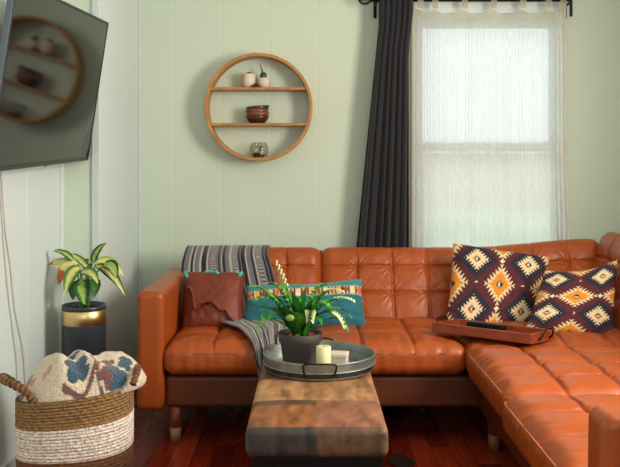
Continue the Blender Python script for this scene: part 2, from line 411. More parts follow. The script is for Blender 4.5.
for k, (ya, yb, zz) in enumerate(((3.56, 4.43, .055), (2.74, 3.555, .02), (1.915, 2.735, .02))):
    backc(Vector((1.445, (ya+yb)/2, .605+zz*.5))-n2*.085, yb-ya-.004, .43+zz, .16, ax2, up2, 50+k*5)
# legs
for lx, ly in ((-.585, 3.70), (.78, 3.60), (.78, 1.98), (-.58, 4.55), (1.55, 4.5), (1.6, 1.98)):
    V, Fc = lathe([(.022,.062), (.0265,.07), (.029,.158)], 20, (lx, ly, 0)); l = mesh('leg', V, Fc, M['legwood'], sofa)
    V, Fc = lathe([(.0,.0), (.022,.0), (.0262,.064), (.0,.064)], 20, (lx, ly, 0)); mesh('leg_tip', V, Fc, M['legtip'], l)

# ---------------------------------------------------------------- pillows
def pillow(name, corners, t, cols=None, m=None, n=100, parent=None, pinch=.03, sagv=.0, wr=.006, seed=0., power=.55):
    """corners TL,TR,BR,BL in the world, closed cushion of thickness t"""
    TL, TR, BR, BL = corners; cen = (TL+TR+BR+BL)/4
    nr = (TR-TL).cross(BL-TL).normalized()
    if nr.y > 0: nr = -nr          # nr points to the room
    V = []; C = []; Fc = []; idx = {}
    for side in (1, -1):
        for j in range(n+1):
            for i in range(n+1):
                edge = i in (0, n) or j in (0, n)
                if edge and side == -1: idx[(side, i, j)] = idx[(1, i, j)]; continue
                u = i/n; v = j/n; a = 2*u-1; b = 2*v-1
                uu = u - .5; vv = v - .5
                uu *= 1-pinch*(1-b*b)*1.0; vv *= 1-pinch*(1-a*a)
                uu += .5; vv += .5
                p = (BL*(1-uu)+BR*uu)*(1-vv)+(TL*(1-uu)+TR*uu)*vv
                h = (max(0, (1-a**4)*(1-b**4)))**power*t/2
                h *= 1-.12*abs(a*b)
                h += side*0 + (wr*nz(u*5+seed, v*5, side)+wr*.5*nz(u*14+seed, v*9, side))*min(1, h/(t*.2))
                p = p + nr*side*h
                p.z -= sagv*(1-a*a)*v
                idx[(side, i, j)] = len(V); V.append(p)
                C.append(cols(u, v) if cols else (1,1,1))
        for j in range(n):
            for i in range(n):
                f = [idx[(side,i,j)], idx[(side,i+1,j)], idx[(side,i+1,j+1)], idx[(side,i,j+1)]]
                Fc.append(f if side == 1 else f[::-1])
    o = mesh(name, V, Fc, m, parent, cols=C if cols else None, origin=(BL+BR)/2)
    return o, nr
MAR = lin((86,30,38)); NAV = lin((30,34,52)); CRM = lin((232,208,164)); ORG = lin((226,142,34)); WHT = lin((226,222,214)); TEA = lin((96,120,112)); RED = lin((150,58,36))
def diamond(dx, dy, a, b, kind):
    ax, ay = abs(dx)/a, abs(dy)/b; r = ax+ay
    if r > 1.6: return None
    s = (ax-ay)
    tooth = abs(frac(s*3.4+.5)-.5)*2
    re = r+.42*tooth
    if r < .13: return NAV if dx > 0 else WHT
    if r < .24: return MAR if abs(dy)/b < abs(dx)/a else TEA
    if kind == 'o':
        if r+.12*tooth < .70: return ORG
        if re < 1.12: return CRM
        return None
    if r < .34: return ORG if dx < 0 else CRM
    if r+.36*tooth < .93: return CRM
    tooth2 = abs(frac(s*3.4)-.5)*2
    if r+.25*tooth2 < 1.46: return NAV
    return None
def kilim(u, v):
    for (cx, cy, k) in ((.5,.5,'o'), (.0,.5,'o'), (1.,.5,'o'), (.5,1.06,'o'), (.5,-.06,'o'), (.24,.80,'n'), (.78,.80,'n'), (.24,.19,'n'), (.78,.19,'n'), (0,1.08,'o'), (1,1.08,'o'), (0,-.08,'o'), (1,-.08,'o')):
        a, b = (.165, .265) if k == 'o' else (.155, .19)
        c = diamond(u-cx, v-cy, a, b, k)
        if c: return c
    for cx, cy in ((.5,.80), (.5,.20), (.25,.5), (.75,.5)):
        dx, dy = abs(u-cx), v-cy
        if dx/.028+abs(dy)/.03 < 1: return WHT if cx == .5 else (CRM if dy > 0 else MAR)
    return MAR
kA = [P(453,243,4.27), P(550,257,4.26), P(536,332,4.08), P(445,329,4.06)]
o, _ = pillow('throw_pillow', kA, .14, kilim, M['kilim'], 150, seed=1)
tag(o, 'maroon kilim pillow with upright diamonds leaning on the sofa back under the window', 'pillow')
def kilimB(u, v): return kilim(v*1.0, u*1.0)
kB = [P(545,270,4.02), P(618,259,4.00), P(613,342,3.78), P(524,331,3.86)]
o, _ = pillow('throw_pillow', kB, .13, kilimB, M['kilim'], 150, seed=5, sagv=.03)
tag(o, 'maroon kilim pillow with sideways diamonds slumped into the sofa corner', 'pillow')
# teal lumbar pillow
T0 = lin((0,100,114)); T1 = lin((14,132,130)); BC = lin((214,196,160))
def tealf(u, v):
    if .60 < v < .83:
        if v < .625 or v > .805: return lin((120,150,130))
        k = frac(u*17); c = [lin((214,84,44)), lin((226,160,70)), lin((170,44,40)), lin((232,206,150))][int(u*17) % 4]
        if abs(k-.5) > .36: return lin((60,40,44))
        h = (v-.625)/.18
        if abs(k-.5) < .36*(1-abs(h-.5)*1.2): return c
        return BC
    return T1 if v >= .83 else T0
o, _ = pillow('lumbar_pillow', [P(246,286,4.10), P(362,279,4.14), P(367,328,4.02), P(243,329,3.96)], .12, tealf, M['teal'], 130, seed=9, sagv=.012, wr=.012)
tag(o, 'long teal lumbar pillow with an orange patterned band behind the fern', 'pillow')
# brown leather pillow
bp = [P(183,272,4.14), P(245,273,4.12), P(243,330,3.98), P(182,333,3.98)]
o, nr = pillow('leather_pillow', bp, .13, None, M['brownleather'], 60, seed=13, wr=.008)
tag(o, 'brown leather pillow with a ragged hide flap and turquoise stones', 'pillow')
orig = o.location.copy()
def onp(u, v, d):   # point over the pillow's face
    TL, TR, BR, BL = bp; a = 2*u-1; b = 2*v-1
    uu = .5+(u-.5)*(1-.03*(1-b*b)); vv = .5+(v-.5)*(1-.03*(1-a*a))
    return (BL*(1-uu)+BR*uu)*(1-vv)+(TL*(1-uu)+TR*uu)*vv + nr*((max(0,(1-a**4)*(1-b**4)))**.55*.065*(1-.12*abs(a*b))+d)
def lowedge(u):
    pts = [(0,.62), (.05,.62), (.10,.55), (.12,.50), (.15,.30), (.20,.24), (.26,.33), (.36,.37), (.46,.38), (.56,.32), (.64,.24), (.70,.23), (.76,.24), (.82,.14), (.93,.06), (1,.08)]
    for (a, b), (c, d) in zip(pts, pts[1:]):
        if a <= u <= c: return b+(d-b)*(u-a)/(c-a)
V = []; Fc = []; nU, nV = 60, 24
for s in (1, 0):
    for i in range(nU+1):
        u = .10+.86*i/nU; lo = lowedge((u-.10)/.86*1.0)+.012*nz(u*40)
        for j in range(nV+1):
            v = lo+(.955-lo)*j/nV
            curl = .012*math.exp(-((v-lo)/.04)**2)
            V.append(onp(u, v, .011+curl+.003*nz(u*9, v*9) if s else .002+curl*.8)-orig)
n1 = (nU+1)*(nV+1)
for s in (0, 1):
    for i in range(nU):
        for j in range(nV):
            a = s*n1+i*(nV+1)+j; f = [a, a+nV+1, a+nV+2, a+1]; Fc.append(f if s == 0 else f[::-1])
bd = [(i, 0) for i in range(nU)]+[(nU, j) for j in range(nV)]+[(i, nV) for i in range(nU, 0, -1)]+[(0, j) for j in range(nV, 0, -1)]
ids = [a*(nV+1)+b for a, b in bd]
for k in range(len(ids)): a, b = ids[k], ids[(k+1) % len(ids)]; Fc.append([a, b, b+n1, a+n1])
mesh('hide_flap', V, Fc, M['brownflap'], o)
for u, v, an, L in ((.06,.93,60,.020), (.09,.86,100,.022), (.42,.955,10,.022), (.50,.95,-20,.02), (.58,.93,-30,.018), (.90,.955,-60,.02), (.94,.90,-110,.022), (.96,.95,80,.016)):
    c = onp(u, v, .014)-orig; V, Fc = lathe([(0,-1), (.5,-.8), (.85,-.4), (1,0), (.85,.4), (.5,.8), (0,1)], 10)
    ca, sa = math.cos(math.radians(an)), math.sin(math.radians(an))
    V = [c+Vector((p.z*L*.8*ca-p.x*.0075*sa, p.y*.005, p.z*L*.8*sa+p.x*.0075*ca)) for p in V]
    mesh('turquoise_stone', V, Fc, M['turq'], o)

# ---------------------------------------------------------------- striped throw over the sofa back and seat
G0 = lin((124,122,128)); GD = lin((92,90,98)); BK = lin((24,24,32)); OW = lin((176,170,164))
def throwc(u, v):
    for c, wd, k in ((.02,.012,'b'), (.09,.010,'w'), (.115,.012,'b'), (.14,.008,'w'), (.21,.012,'w'), (.245,.026,'b'), (.29,.008,'w'), (.355,.034,'d'), (.42,.010,'b'), (.45,.006,'w'), (.475,.010,'b'), (.55,.012,'w'), (.60,.032,'d'), (.65,.012,'b'), (.695,.026,'b'), (.73,.008,'w'), (.80,.012,'b'), (.83,.008,'w'), (.88,.030,'d'), (.93,.012,'b'), (.97,.016,'b')):
        if abs(u-c) < wd:
            if k == 'b': return BK
            if k == 'w': return OW
            q = frac(v*58); return OW if (q < .5)==(abs(u-c) < wd*.75) else BK
    return G0 if frac(u*60) < .5 else GD
# stations: (left point, right point)
offn = Vector((0, -.85, .45)).normalized()
st = [((-.64, 4.636, .60), (-.21, 4.636, .60)), ((-.65, 4.638, .72), (-.215, 4.638, .73)), ((-.65, 4.57, .762), (-.215, 4.57, .763)), ((-.648, 4.47, .774), (-.215, 4.47, .777)), ((-.65, 4.375, .738), (-.215, 4.375, .745)),
      ((-.655, 4.33, .68), (-.195, 4.325, .69)), ((-.645, 4.26, .56), (-.155, 4.25, .56)), ((-.60, 4.17, .475), (-.13, 4.165, .475)), ((-.52, 4.08, .467), (-.11, 4.07, .474)), ((-.41, 3.95, .470), (-.075, 3.94, .475)),
      ((-.36, 3.86, .474), (-.06, 3.84, .478)), ((-.31, 3.76, .474), (-.07, 3.74, .478)), ((-.275, 3.66, .466), (-.085, 3.65, .468)), ((-.24, 3.607, .43), (-.10, 3.604, .43)), ((-.225, 3.598, .36), (-.115, 3.597, .36)), ((-.215, 3.60, .30), (-.125, 3.60, .30))]
Lp = [Vector(a) for a, b in st]; Rp = [Vector(b) for a, b in st]
nS, nU = 210, 120; V = []; cols = []; Fc = []
for i in range(nS+1):
    t = i/nS; L = catmull(Lp, t); R = catmull(Rp, t); tan = (catmull(Lp, min(1, t+.01))-catmull(Lp, max(0, t-.01))).normalized()
    nm = (R-L).normalized().cross(tan); nm.normalize()
    if nm.z < 0 and t > .2: nm = -nm
    fold = sm(.45, .62, t)
    for k in range(nU+1):
        u = k/nU; p = L.lerp(R, u)
        hgt = .0055*math.sin(u*23+t*5)*fold + .004*nz(u*4, t*12)+.006*fold*nz(u*8, t*10, 3)
        if t < .2: hgt = 0
        V.append(p+nm*(abs(hgt) if t > .2 else 0)); cols.append(throwc(u, t*1.9))
for i in range(nS):
    for k in range(nU): a = i*(nU+1)+k; Fc.append([a, a+1, a+nU+2, a+nU+1])
thr = mesh('throw_blanket', V, Fc, M['col'], cols=cols, origin=(-.4, 4.3, .45))
md = thr.modifiers.new('thick', 'SOLIDIFY'); md.thickness = .005; md.offset = 1
tag(thr, 'grey and black striped woven throw draped over the left end of the sofa', 'blanket')

# ---------------------------------------------------------------- patchwork cowhide bench
bench = thing('bench', 'cowhide patchwork bench with black base in front of the sofa', 'bench', (.02, 2.42, 0))
BX, BY0, BY1 = .205, 0, 1.17
V, Fc = rbox(.41, 1.17, .088, .022, nr=4, steps=(.01,.012,.012))
pal = [(150,88,44), (128,74,42), (88,62,48), (166,104,62), (112,66,40), (150,92,60), (104,84,66), (138,84,50)]
cols = []; out = []
tl = [.0, .045, .28, .55, .82, 1.17]
rr = random.Random(3)
tile = {(0,0):(152,92,50), (1,0):(150,96,70), (0,1):(176,130,88), (1,1):(172,124,80), (0,2):(120,76,48), (1,2):(150,98,58), (0,3):(138,84,44), (1,3):(104,70,48), (0,4):(130,80,46), (1,4):(150,104,70)}
for v in V:
    x, y, z = v; yy = y+.585
    cx = 0 if x < 0 else 1
    if y < -.568: c = (62,56,52) if cx == 0 else (104,78,56)
    else:
        row = 0 if yy < .28 else 1 if yy < .55 else 2 if yy < .82 else 3 if yy < 1.0 else 4
        c = tile[(cx, row)]
        if cx == 0 and .225 < yy < .28: c = (96,66,48)
    c = tuple(q*.90 for q in c); c = lin(c); bl = nz(x*26, yy*9, cx*3.+yy)+.6*nz(x*60, yy*20, 5.); c = tuple(q*max(.35, 1+.5*bl) for q in c)
    cols.append(c)
    sd = min(abs(x), min(abs(yy-.28), abs(yy-.55), abs(yy-.82)) if z > .02 else 9, abs(yy-.02) if z > 0 else 9)
    pf = (.006*(1-(x/.205)**4))*(1-((y/.585)**4)) if z > 0 else 0
    z += (pf-.004*math.exp(-(sd/.006)**2)+.0015*nz(x*8, y*8))*(1 if z > 0 else 0)
    if y < -.56: y += .003*math.exp(-(abs(x)/.006)**2)
    out.append(Vector((x, y+.585, z+.405)))
mesh('seat_pad', out, Fc, M['hide'], bench, cols=cols)
V, Fc = join([boxg(-.188, .188, .02, 1.15, .02, .361), boxg(-.17, .17, .04, 1.13, 0, .02)]); mesh('base', V, Fc, M['black'], bench)

# ---------------------------------------------------------------- round galvanised tray and what stands on it
TX, TY, TZ = .033, 3.115, .456
tray = thing('serving_tray', 'round galvanised metal tray on the bench, holding the fern', 'tray', (TX, TY, TZ))
V, Fc = lathe([(0,.0), (.190,.0), (.197,.003), (.1985,.009), (.2015,.026), (.203,.029), (.2045,.056), (.206,.0595), (.2035,.061), (.2005,.057), (.1985,.029), (.192,.006), (.188,.0045), (0,.0045)], 72)
fm = []
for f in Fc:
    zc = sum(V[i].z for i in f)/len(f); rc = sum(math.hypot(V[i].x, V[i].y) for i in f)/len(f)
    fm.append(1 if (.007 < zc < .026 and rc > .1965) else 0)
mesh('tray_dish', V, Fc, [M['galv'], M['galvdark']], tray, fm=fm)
V, Fc = tube([(.2045*math.cos(2*math.pi*i/72), .2045*math.sin(2*math.pi*i/72), .028) for i in range(72)], .0022, 6, closed=True); mesh('band', V, Fc, M['galv'], tray)
for sgn, off in ((-1, -.03), (1, .02)):
    a0 = -math.pi/2+off if sgn < 0 else math.pi/2-off
    pts = [(-.050,-.002,.018), (-.056,.006,.040), (-.052,.014,.062), (0,.020,.066), (.052,.014,.062), (.056,.006,.040), (.050,-.002,.018)]
    R = Matrix.Rotation(a0+math.pi/2 if sgn < 0 else a0-math.pi/2, 3, 'Z')
    pp = []
    for p in poly(pts, 30):
        rad = math.sqrt(.206**2-min(p.x**2, .04))
        q = Vector((p.x, sgn*(rad+p.y), p.z+.0)); pp.append(R @ q if False else q)
    V, Fc = tube(pp, .0032, 8); mesh('handle', V, Fc, M['iron'], tray)
def leaf(base, mid, tip, wid, cf, nL=14, nW=6, fold=.25, wavy=0., seed=0., prof=None, up=Vector((0,0,1))):
    V = []; C = []; Fc = []
    for i in range(nL+1):
        t = i/nL; p = bez(base, mid, tip, t); d = (bez(base, mid, tip, min(1, t+.02))-bez(base, mid, tip, max(0, t-.02))).normalized()
        s = d.cross(up)
        if s.length < .05: s = d.cross(Vector((0,1,0)))
        s.normalize(); n = s.cross(d)
        wv = (prof(t) if prof else math.sin(math.pi*min(1, t**.75))**.8)*wid/2+.0004
        for k in range(nW+1):
            q = 2*k/nW-1
            V.append(p+s*q*wv+n*(abs(q)*wv*fold+wavy*math.sin(t*14+q*2+seed)*abs(q))); C.append(cf(t, q))
    for i in range(nL):
        for k in range(nW): a = i*(nW+1)+k; Fc.append([a, a+1, a+nW+2, a+nW+1])
    return V, Fc, C
# potted fern
PX, PY, PZ = P(300,362,3.10).x, 3.10, TZ+.005
fern = thing('potted_plant', 'bushy green fern in a dark grey pot on the round metal tray', 'plant', (PX, PY, PZ))
V, Fc = lathe([(0,0), (.056,0), (.059,.004), (.072,.098), (.078,.100), (.081,.128), (.079,.131), (.074,.128), (.070,.112), (0,.112)], 40); mesh('pot', V, Fc, M['pot'], fern)
V, Fc = lathe([(0,.121), (.03,.122), (.06,.117), (.0725,.112), (.0725,.108), (0,.108)], 24)
V = [v+Vector((0,0,.004*nz(v.x*90, v.y*90))) for v in V]; mesh('soil', V, Fc, M['soil'], fern)
for k in range(14):
    a = random.random()*6.28; r = .02+.045*random.random(); V, Fc = rbox(.018, .010, .006, .002)
    Rm = Matrix.Rotation(random.random()*3, 3, 'Z') @ Matrix.Rotation(random.uniform(-.4,.4), 3, 'X')
    mesh('bark_chip', [Rm @ v + Vector((r*math.cos(a), r*math.sin(a), .124)) for v in V], Fc, M['bark'], fern)
def fl(px, py, dy=0.): return P(px, py, PY+dy)-Vector((PX, PY, PZ))
g1, g2, g3, g4 = lin((52,136,40)), lin((104,184,62)), lin((26,84,34)), lin((206,216,160))
def green(c, e): return lambda t, q: tuple(a*(1-abs(q)*.5)+b*abs(q)*.5 for a, b in zip(c, e))
straps = [((247,287),(268,283),14,-.02,g2), ((287,288),(286,300),12,.0,g1), ((262,296),(275,288),10,.05,g1), ((300,296),(303,310),9,.03,g2), ((276,268),(284,290),9,.02,g1), ((318,298),(308,308),9,-.04,g2),
          ((257,333),(262,306),9,-.08,g2), ((248,311),(268,300),10,.06,g1), ((352,318),(336,296),10,.03,g2), ((349,334),(344,305),7,-.07,g1), ((330,290),(318,296),11,.06,g2), ((283,305),(285,318),12,-.08,g3), ((312,300),(306,315),12,-.06,g3),
          ((268,322),(275,305),11,-.09,g1), ((335,318),(325,303),12,-.07,g3), ((292,292),(296,305),10,-.05,g1), ((340,300),(322,300),12,0,g1), ((272,300),(280,305),13,.03,g3), ((322,326),(318,308),10,-.09,g1), ((297,312),(298,318),15,-.08,g2), ((307,286),(303,300),8,.04,g1)]
for k, (tip, mid, wpx, dy, c) in enumerate(straps):
    b = Vector((random.uniform(-.02,.02), random.uniform(-.02,.02), .115)); tp = fl(*tip, dy); md_ = fl(*mid, dy*.5)
    V, Fc, C = leaf(b, md_*1.0+Vector((0,0,.01)), tp, wpx/275.*1.25, green(c, g3), wavy=.002, seed=k, prof=lambda t: (.35+.65*math.sin(math.pi*min(1,t**.8)))*(1-t**5))
    mesh('leaf', V, Fc, M['leafc'], fern, cols=C)
fronds = [((341,291),(318,285),.05,1), ((352,300),(330,292),.0,1), ((345,325),(332,298),-.06,1), ((330,305),(316,296),-.07,0), ((255,300),(275,290),-.05,0), ((270,284),(283,285),.05,0), ((325,284),(312,290),.07,0), ((310,320),(312,300),-.10,1), ((262,318),(272,296),.0,0)]
for k, (tip, mid, dy, pale) in enumerate(fronds):
    b = Vector((random.uniform(-.02,.02), random.uniform(-.02,.02), .115)); tp = fl(*tip, dy); md_ = fl(*mid, dy*.5)+Vector((0,0,.015))
    VV = []; FF = []; CC = []
    v, f = tube([bez(b, md_, tp, i/12) for i in range(13)], .0012, 5); VV += v; FF += f; CC += [g2]*len(v)
    for i in range(3, 15):
        t = i/14; p = bez(b, md_, tp, t); d = (bez(b, md_, tp, min(1,t+.03))-bez(b, md_, tp, t-.03)).normalized(); s = d.cross(Vector((0,0,1))).normalized()
        for q in (-1, 1):
            L = .036*(1.15-t*.72); c = g4 if (pale and t > .6) else (g2 if i % 2 else g1)
            v, f, cc = leaf(p, p+(s*q+d*.5)*L*.5+Vector((0,0,.006)), p+(s*q*.8+d*.7)*L-Vector((0,0,.004)), .016, green(c, c), nL=4, nW=2)
            o_ = len(VV); VV += v; FF += [[a+o_ for a in x] for x in f]; CC += cc
    mesh('frond', VV, FF, M['leafc'], fern, cols=CC)
# flower stalk with cream buds
a, b_, c_ = Vector((-.01,0,.115)), fl(292,288,.01), fl(276,262,.0)
V, Fc = tube([bez(a, b_, c_, i/12) for i in range(13)], .0014, 6); st_ = mesh('flower_stalk', V, Fc, M['leafc'], fern, cols=[g2]*len(V))
for i in range(11):
    t = .62+.38*i/10; p = bez(a, b_, c_, t)+Vector((.003*(-1)**i, 0, 0)); V, Fc = lathe([(0,-.008), (.0035,-.004), (.0042,.001), (.002,.006), (0,.008)], 8, p); mesh('bud', V, Fc, M['wax'], st_)
V, Fc = lathe([(0,-.014), (.012,-.01), (.017,0), (.012,.01), (0,.014)], 12); V = [Vector((v.x, v.y*.5, v.z*.9))+fl(290,318,-.085) for v in V]
mesh('curled_leaf', V, Fc, M['leafc'], fern, cols=[lin((120,150,70))]*len(V))
# candle, white box, wire holder
cd = P(323.5,366,3.00); cd.y = 3.0
can = thing('candle', 'short cream pillar candle on the round metal tray beside the dark pot', 'candle', (cd.x, 3.0, TZ+.0047))
V, Fc = lathe([(0,0), (.025,0), (.0265,.002), (.0265,.098), (.024,.101), (.016,.098), (0,.097)], 28); mesh('wax', V, Fc, M['wax'], can)
V, Fc = tube([(0,0,.096), (.001,0,.103), (.003,0,.108)], .0008, 5); mesh('wick', V, Fc, M['black'], can)
bx = thing('box', 'small white box lying on the round metal tray beside the candle', 'box', (.106, 3.09, TZ+.0047), rotz=-.2)
V, Fc = rbox(.060, .055, .045, .002); V = [v+Vector((0,0,.0225)) for v in V]; b0 = mesh('box_body', V, Fc, M['plaster'], bx)
V, Fc = rbox(.064, .059, .014, .002); V = [v+Vector((0,0,.0525)) for v in V]; mesh('lid', V, Fc, M['ceramic'], bx)

# ---------------------------------------------------------------- wooden tray on the corner seat with a remote
wt = thing('wooden_tray', 'reddish wooden tray with black metal handles on the sofa corner seat', 'tray', (0,0,0))
A = Vector((.535, 3.735, .470)); B = Vector((.900, 3.455, .472)); D_ = Vector((.140, .180, -.018))
e1 = (B-A); Lw = e1.length; e1.normalize(); D_ = D_-e1*D_.dot(e1); Ww = D_.length; e2 = D_.normalized(); e3 = e1.cross(e2).normalized()
if e3.z < 0: e3 = -e3
def tb(x0, x1, y0, y1, z0, z1, r=.003):
    V, Fc = boxg(x0, x1, y0, y1, z0, z1, r); return [A+e1*v.x+e2*v.y+e3*v.z for v in V], Fc
Ww = .255
for nm, bb in (('base', (.008, Lw-.008, .008, Ww-.008, 0, .008)), ('side', (0, Lw, 0, .013, 0, .042)), ('side', (0, Lw, Ww-.013, Ww, 0, .042)), ('side', (0, .013, .013, Ww-.013, 0, .042)), ('side', (Lw-.013, Lw, .013, Ww-.013, 0, .042))):
    V, Fc = tb(*bb); mesh(nm, V, Fc, M['redwood'], wt)
for x, q in ((0, -1), (Lw, 1)):
    pts = [A+e1*(x+q*c)+e2*(Ww*.5+a)+e3*b for a, b, c in ((-.055,.010,-.002), (-.056,.026,.014), (-.045,.048,.020), (0,.058,.022), (.045,.048,.020), (.056,.026,.014), (.055,.010,-.002))]
    V, Fc = tube(poly(pts, 24), .004, 8); mesh('handle', V, Fc, M['iron'], wt)
rem = [A+e1*(v.x)+e2*(v.y)+e3*v.z for v in boxg(-.085, .085, -.024, .024, -.0235, .0235, .006, nr=3)[0]]
cR = e1*.225+e2*.075+e3*.0325; Fr = boxg(-.085, .085, -.024, .024, -.0235, .0235, .006, nr=3)[1]
ro = mesh('black_case', [v+cR for v in rem], Fr, M['black'], origin=A+cR)
tag(ro, 'slim black case lying inside the reddish wooden tray on the sofa corner', 'case')

# ---------------------------------------------------------------- round wall shelf
SX, SZ, SR, SY0, SY1 = -.284, 1.526, .298, 4.675, 4.795
shelf = thing('wall_shelf', 'round wooden wall shelf with two boards hung on the green wall', 'shelf', (SX, 4.795, SZ))
V = []; Fc = []; n = 96
for k in range(n):
    a = 2*math.pi*k/n
    for r, y in ((SR, -.12), (SR, 0), (SR-.017, 0), (SR-.017, -.12)): V.append(Vector((r*math.cos(a), y, r*math.sin(a))))
for k in range(n):
    for i in range(4): a = k*4+i; b = k*4+(i+1) % 4; c = ((k+1) % n)*4; Fc.append([a, b, c+(i+1) % 4, c+i])
ring = mesh('ring', V, Fc, M['oak'], shelf, smooth=False)
bv = ring.modifiers.new('b', 'BEVEL'); bv.width = .002; bv.segments = 2
B1, B2 = 1.628, 1.430
for z in (B1, B2):
    hw = math.sqrt((SR-.015)**2-(z-SZ)**2); V, Fc = boxg(-hw, hw, -.112, -.001, z-SZ-.0075, z-SZ+.0075, .002); mesh('shelf_board', V, Fc, M['oak'], shelf)
sh = .0078
def spx(px): return (px-310)/F*4.735
# white pots
t = thing('plant_pot', 'taller white pot with dark soil on the top board of the round shelf', 'pot', (spx(249), 4.735, B1+sh), group=None)
V, Fc = lathe([(0,0), (.024,0), (.027,.004), (.0355,.018), (.036,.076), (.034,.079), (.032,.076), (.032,.066), (0,.066)], 32); mesh('pot_body', V, Fc, M['ceramic'], t)
V, Fc = lathe([(0,.090), (.012,.086), (.026,.078), (.033,.070), (.033,.064), (0,.064)], 16); V = [v+Vector((0,0,.004*nz(v.x*80, v.y*80))) for v in V]; mesh('soil', V, Fc, M['soil'], t)
t = thing('plant_pot', 'shorter white pot with a spiky green cactus on the top board of the round shelf', 'pot', (spx(264), 4.735, B1+sh))
V, Fc = lathe([(0,0), (.020,0), (.024,.004), (.033,.020), (.034,.052), (.032,.055), (.030,.052), (.030,.044), (0,.044)], 32); mesh('pot_body', V, Fc, M['ceramic'], t)
V, Fc = lathe([(0,.050), (.02,.050), (.031,.046), (.031,.042), (0,.042)], 16); mesh('soil', V, Fc, M['soil'], t)
GC = lin((52,80,44))
V, Fc = lathe([(.010,.045), (.016,.055), (.017,.072), (.012,.085), (0,.090)], 16); V = [Vector((v.x*(1+.12*math.cos(8*math.atan2(v.y, v.x+1e-6))), v.y*(1+.12*math.cos(8*math.atan2(v.y, v.x+1e-6))), v.z)) for v in V]; V = [v-Vector((.004,0,0)) for v in V]
mesh('cactus', V, Fc, M['leafc'], t, cols=[GC]*len(V))
V, Fc = tube([(-.004,0,.07), (-.010,0,.095), (-.018,0,.118), (-.022,0,.135)], lambda q: .0055*(1-q*.7), 8); mesh('spike', V, Fc, M['leafc'], t, cols=[GC]*len(V))
V, Fc = lathe([(0,0), (.030,0), (.030,.003), (.018,.012), (.006,.022), (0,.024)], 12); V = [v*(1+.12*nz(v.x*60, v.y*60, v.z*60)) for v in V]
tag(mesh('geode', V, Fc, M['bowldark'], loc=(spx(256.5), 4.70, B1+sh)), 'small dark brown rock in front of the two white pots on the round shelf', 'rock')
# bowls
names = ['dark wooden bowl with slanted rim, topmost of the stack on the round shelf', 'amber brown wooden bowl, second from the top of the stack on the round shelf', 'brown wooden bowl, second from the bottom of the stack on the round shelf', 'dark brown wooden bowl at the bottom of the stack on the round shelf']
for k in range(4):
    z = B2+sh+.0+(3-k)*.0175
    m = (M['bowldark'], M['bowlwood'], M['bowlwood'], M['bowldark'])[k]
    V, Fc = lathe([(0,0), (.034,0), (.044,.006), (.058,.022), (.066,.042), (.064,.043), (.056,.026), (.040,.011), (0,.008)], 36)
    dx = (.002, -.002, .002, 0)[k]
    if k == 0: V = [Vector((v.x, v.y, v.z+.06*v.x*0+.004*(v.x/.058)*(v.z/.039))) for v in V]
    tag(mesh('bowl', V, Fc, m, loc=(spx(257.5)+dx, 4.735, z)), names[k], 'bowl', 'stacked bowls on the round shelf')
# glass bowl
zb = SZ-SR+.0175
gb = thing('glass_bowl', 'smoky glass bowl with pebbles at the bottom of the round shelf', 'bowl', (spx(259), 4.735, zb+.001))
V, Fc = lathe([(0,0), (.030,0), (.042,.008), (.052,.028), (.054,.050), (.050,.070), (.041,.086), (.0395,.086), (.048,.069), (.0515,.050), (.0495,.029), (.040,.011), (0,.003)], 40); mesh('glass_shell', V, Fc, M['smoke'], gb)
for k in range(22):
    a = random.random()*6.28; r = .034*math.sqrt(random.random()); s = .006+.004*random.random(); V, Fc = lathe([(0,-1), (.7,-.7), (1,0), (.7,.7), (0,1)], 8)
    mesh('pebble', [v*s+Vector((r*math.cos(a), r*math.sin(a), .012+.010*random.random())) for v in V], Fc, (M['bowldark'], M['pot'], M['bark'])[k % 3], gb)
V, Fc = lathe([(0,.015), (.009,.018), (.011,.045), (.006,.062), (0,.066)], 12); mesh('cactus', [v+Vector((.014,-.01,0)) for v in V], Fc, M['leafc'], gb, cols=[lin((40,46,40))]*len(V))
V, Fc = lathe([(0,.015), (.010,.018), (.011,.035), (0,.042)], 12); mesh('shell', [v+Vector((.016,-.026,0)) for v in V], Fc, M['ceramic'], gb)

# ---------------------------------------------------------------- television
c0 = Vector((-.9737, 3.2900, 1.5106)); tn = Vector((.98654,-.01694,-.16263)).normalized(); tu = Vector((.02457,.99868,.0450)); tu = (tu-tn*tu.dot(tn)).normalized(); tv = tn.cross(tu); TW, TH = 1.122, .627
tvo = thing('television', 'large flat black television tilted on the left wall, reflecting the round shelf', 'television', c0)
def tvb(x0, x1, y0, y1, z0, z1, r=.004):
    V, Fc = boxg(x0, x1, y0, y1, z0, z1, r, nr=3); return [tu*v.x+tv*v.y+tn*v.z for v in V], Fc
V, Fc = tvb(-TW/2, TW/2, -TH/2, TH/2, -.020, -.002, .006); mesh('housing', V, Fc, M['tv'], tvo)
b = .009
V, Fc = tvb(-TW/2+b, TW/2-b, -TH/2+b*1.6, TH/2-b, -.004, .0, .0008); mesh('screen', V, Fc, M['screen'], tvo, smooth=False)
V, Fc = join([tvb(-TW/2-.001, TW/2+.001, TH/2-b, TH/2+.001, -.016, .002, .001), tvb(-TW/2-.001, TW/2+.001, -TH/2-.001, -TH/2+b*1.6, -.016, .002, .001), tvb(-TW/2-.001, -TW/2+b, -TH/2+b*1.6, TH/2-b, -.016, .002, .001), tvb(TW/2-b, TW/2+.001, -TH/2+b*1.6, TH/2-b, -.016, .002, .001)])
mesh('bezel', V, Fc, M['tv'], tvo)
V, Fc = tvb(-TW/2-.0045, -TW/2-.001, -TH/2, TH/2, -.020, .001, .001); mesh('side_trim', V, Fc, M['tvedge'], tvo)
V, Fc = tvb(-.012, .012, -TH/2-.006, -TH/2+.001, -.010, .001, .002); mesh('sensor', V, Fc, M['tvedge'], tvo)
wx = XL-c0.x
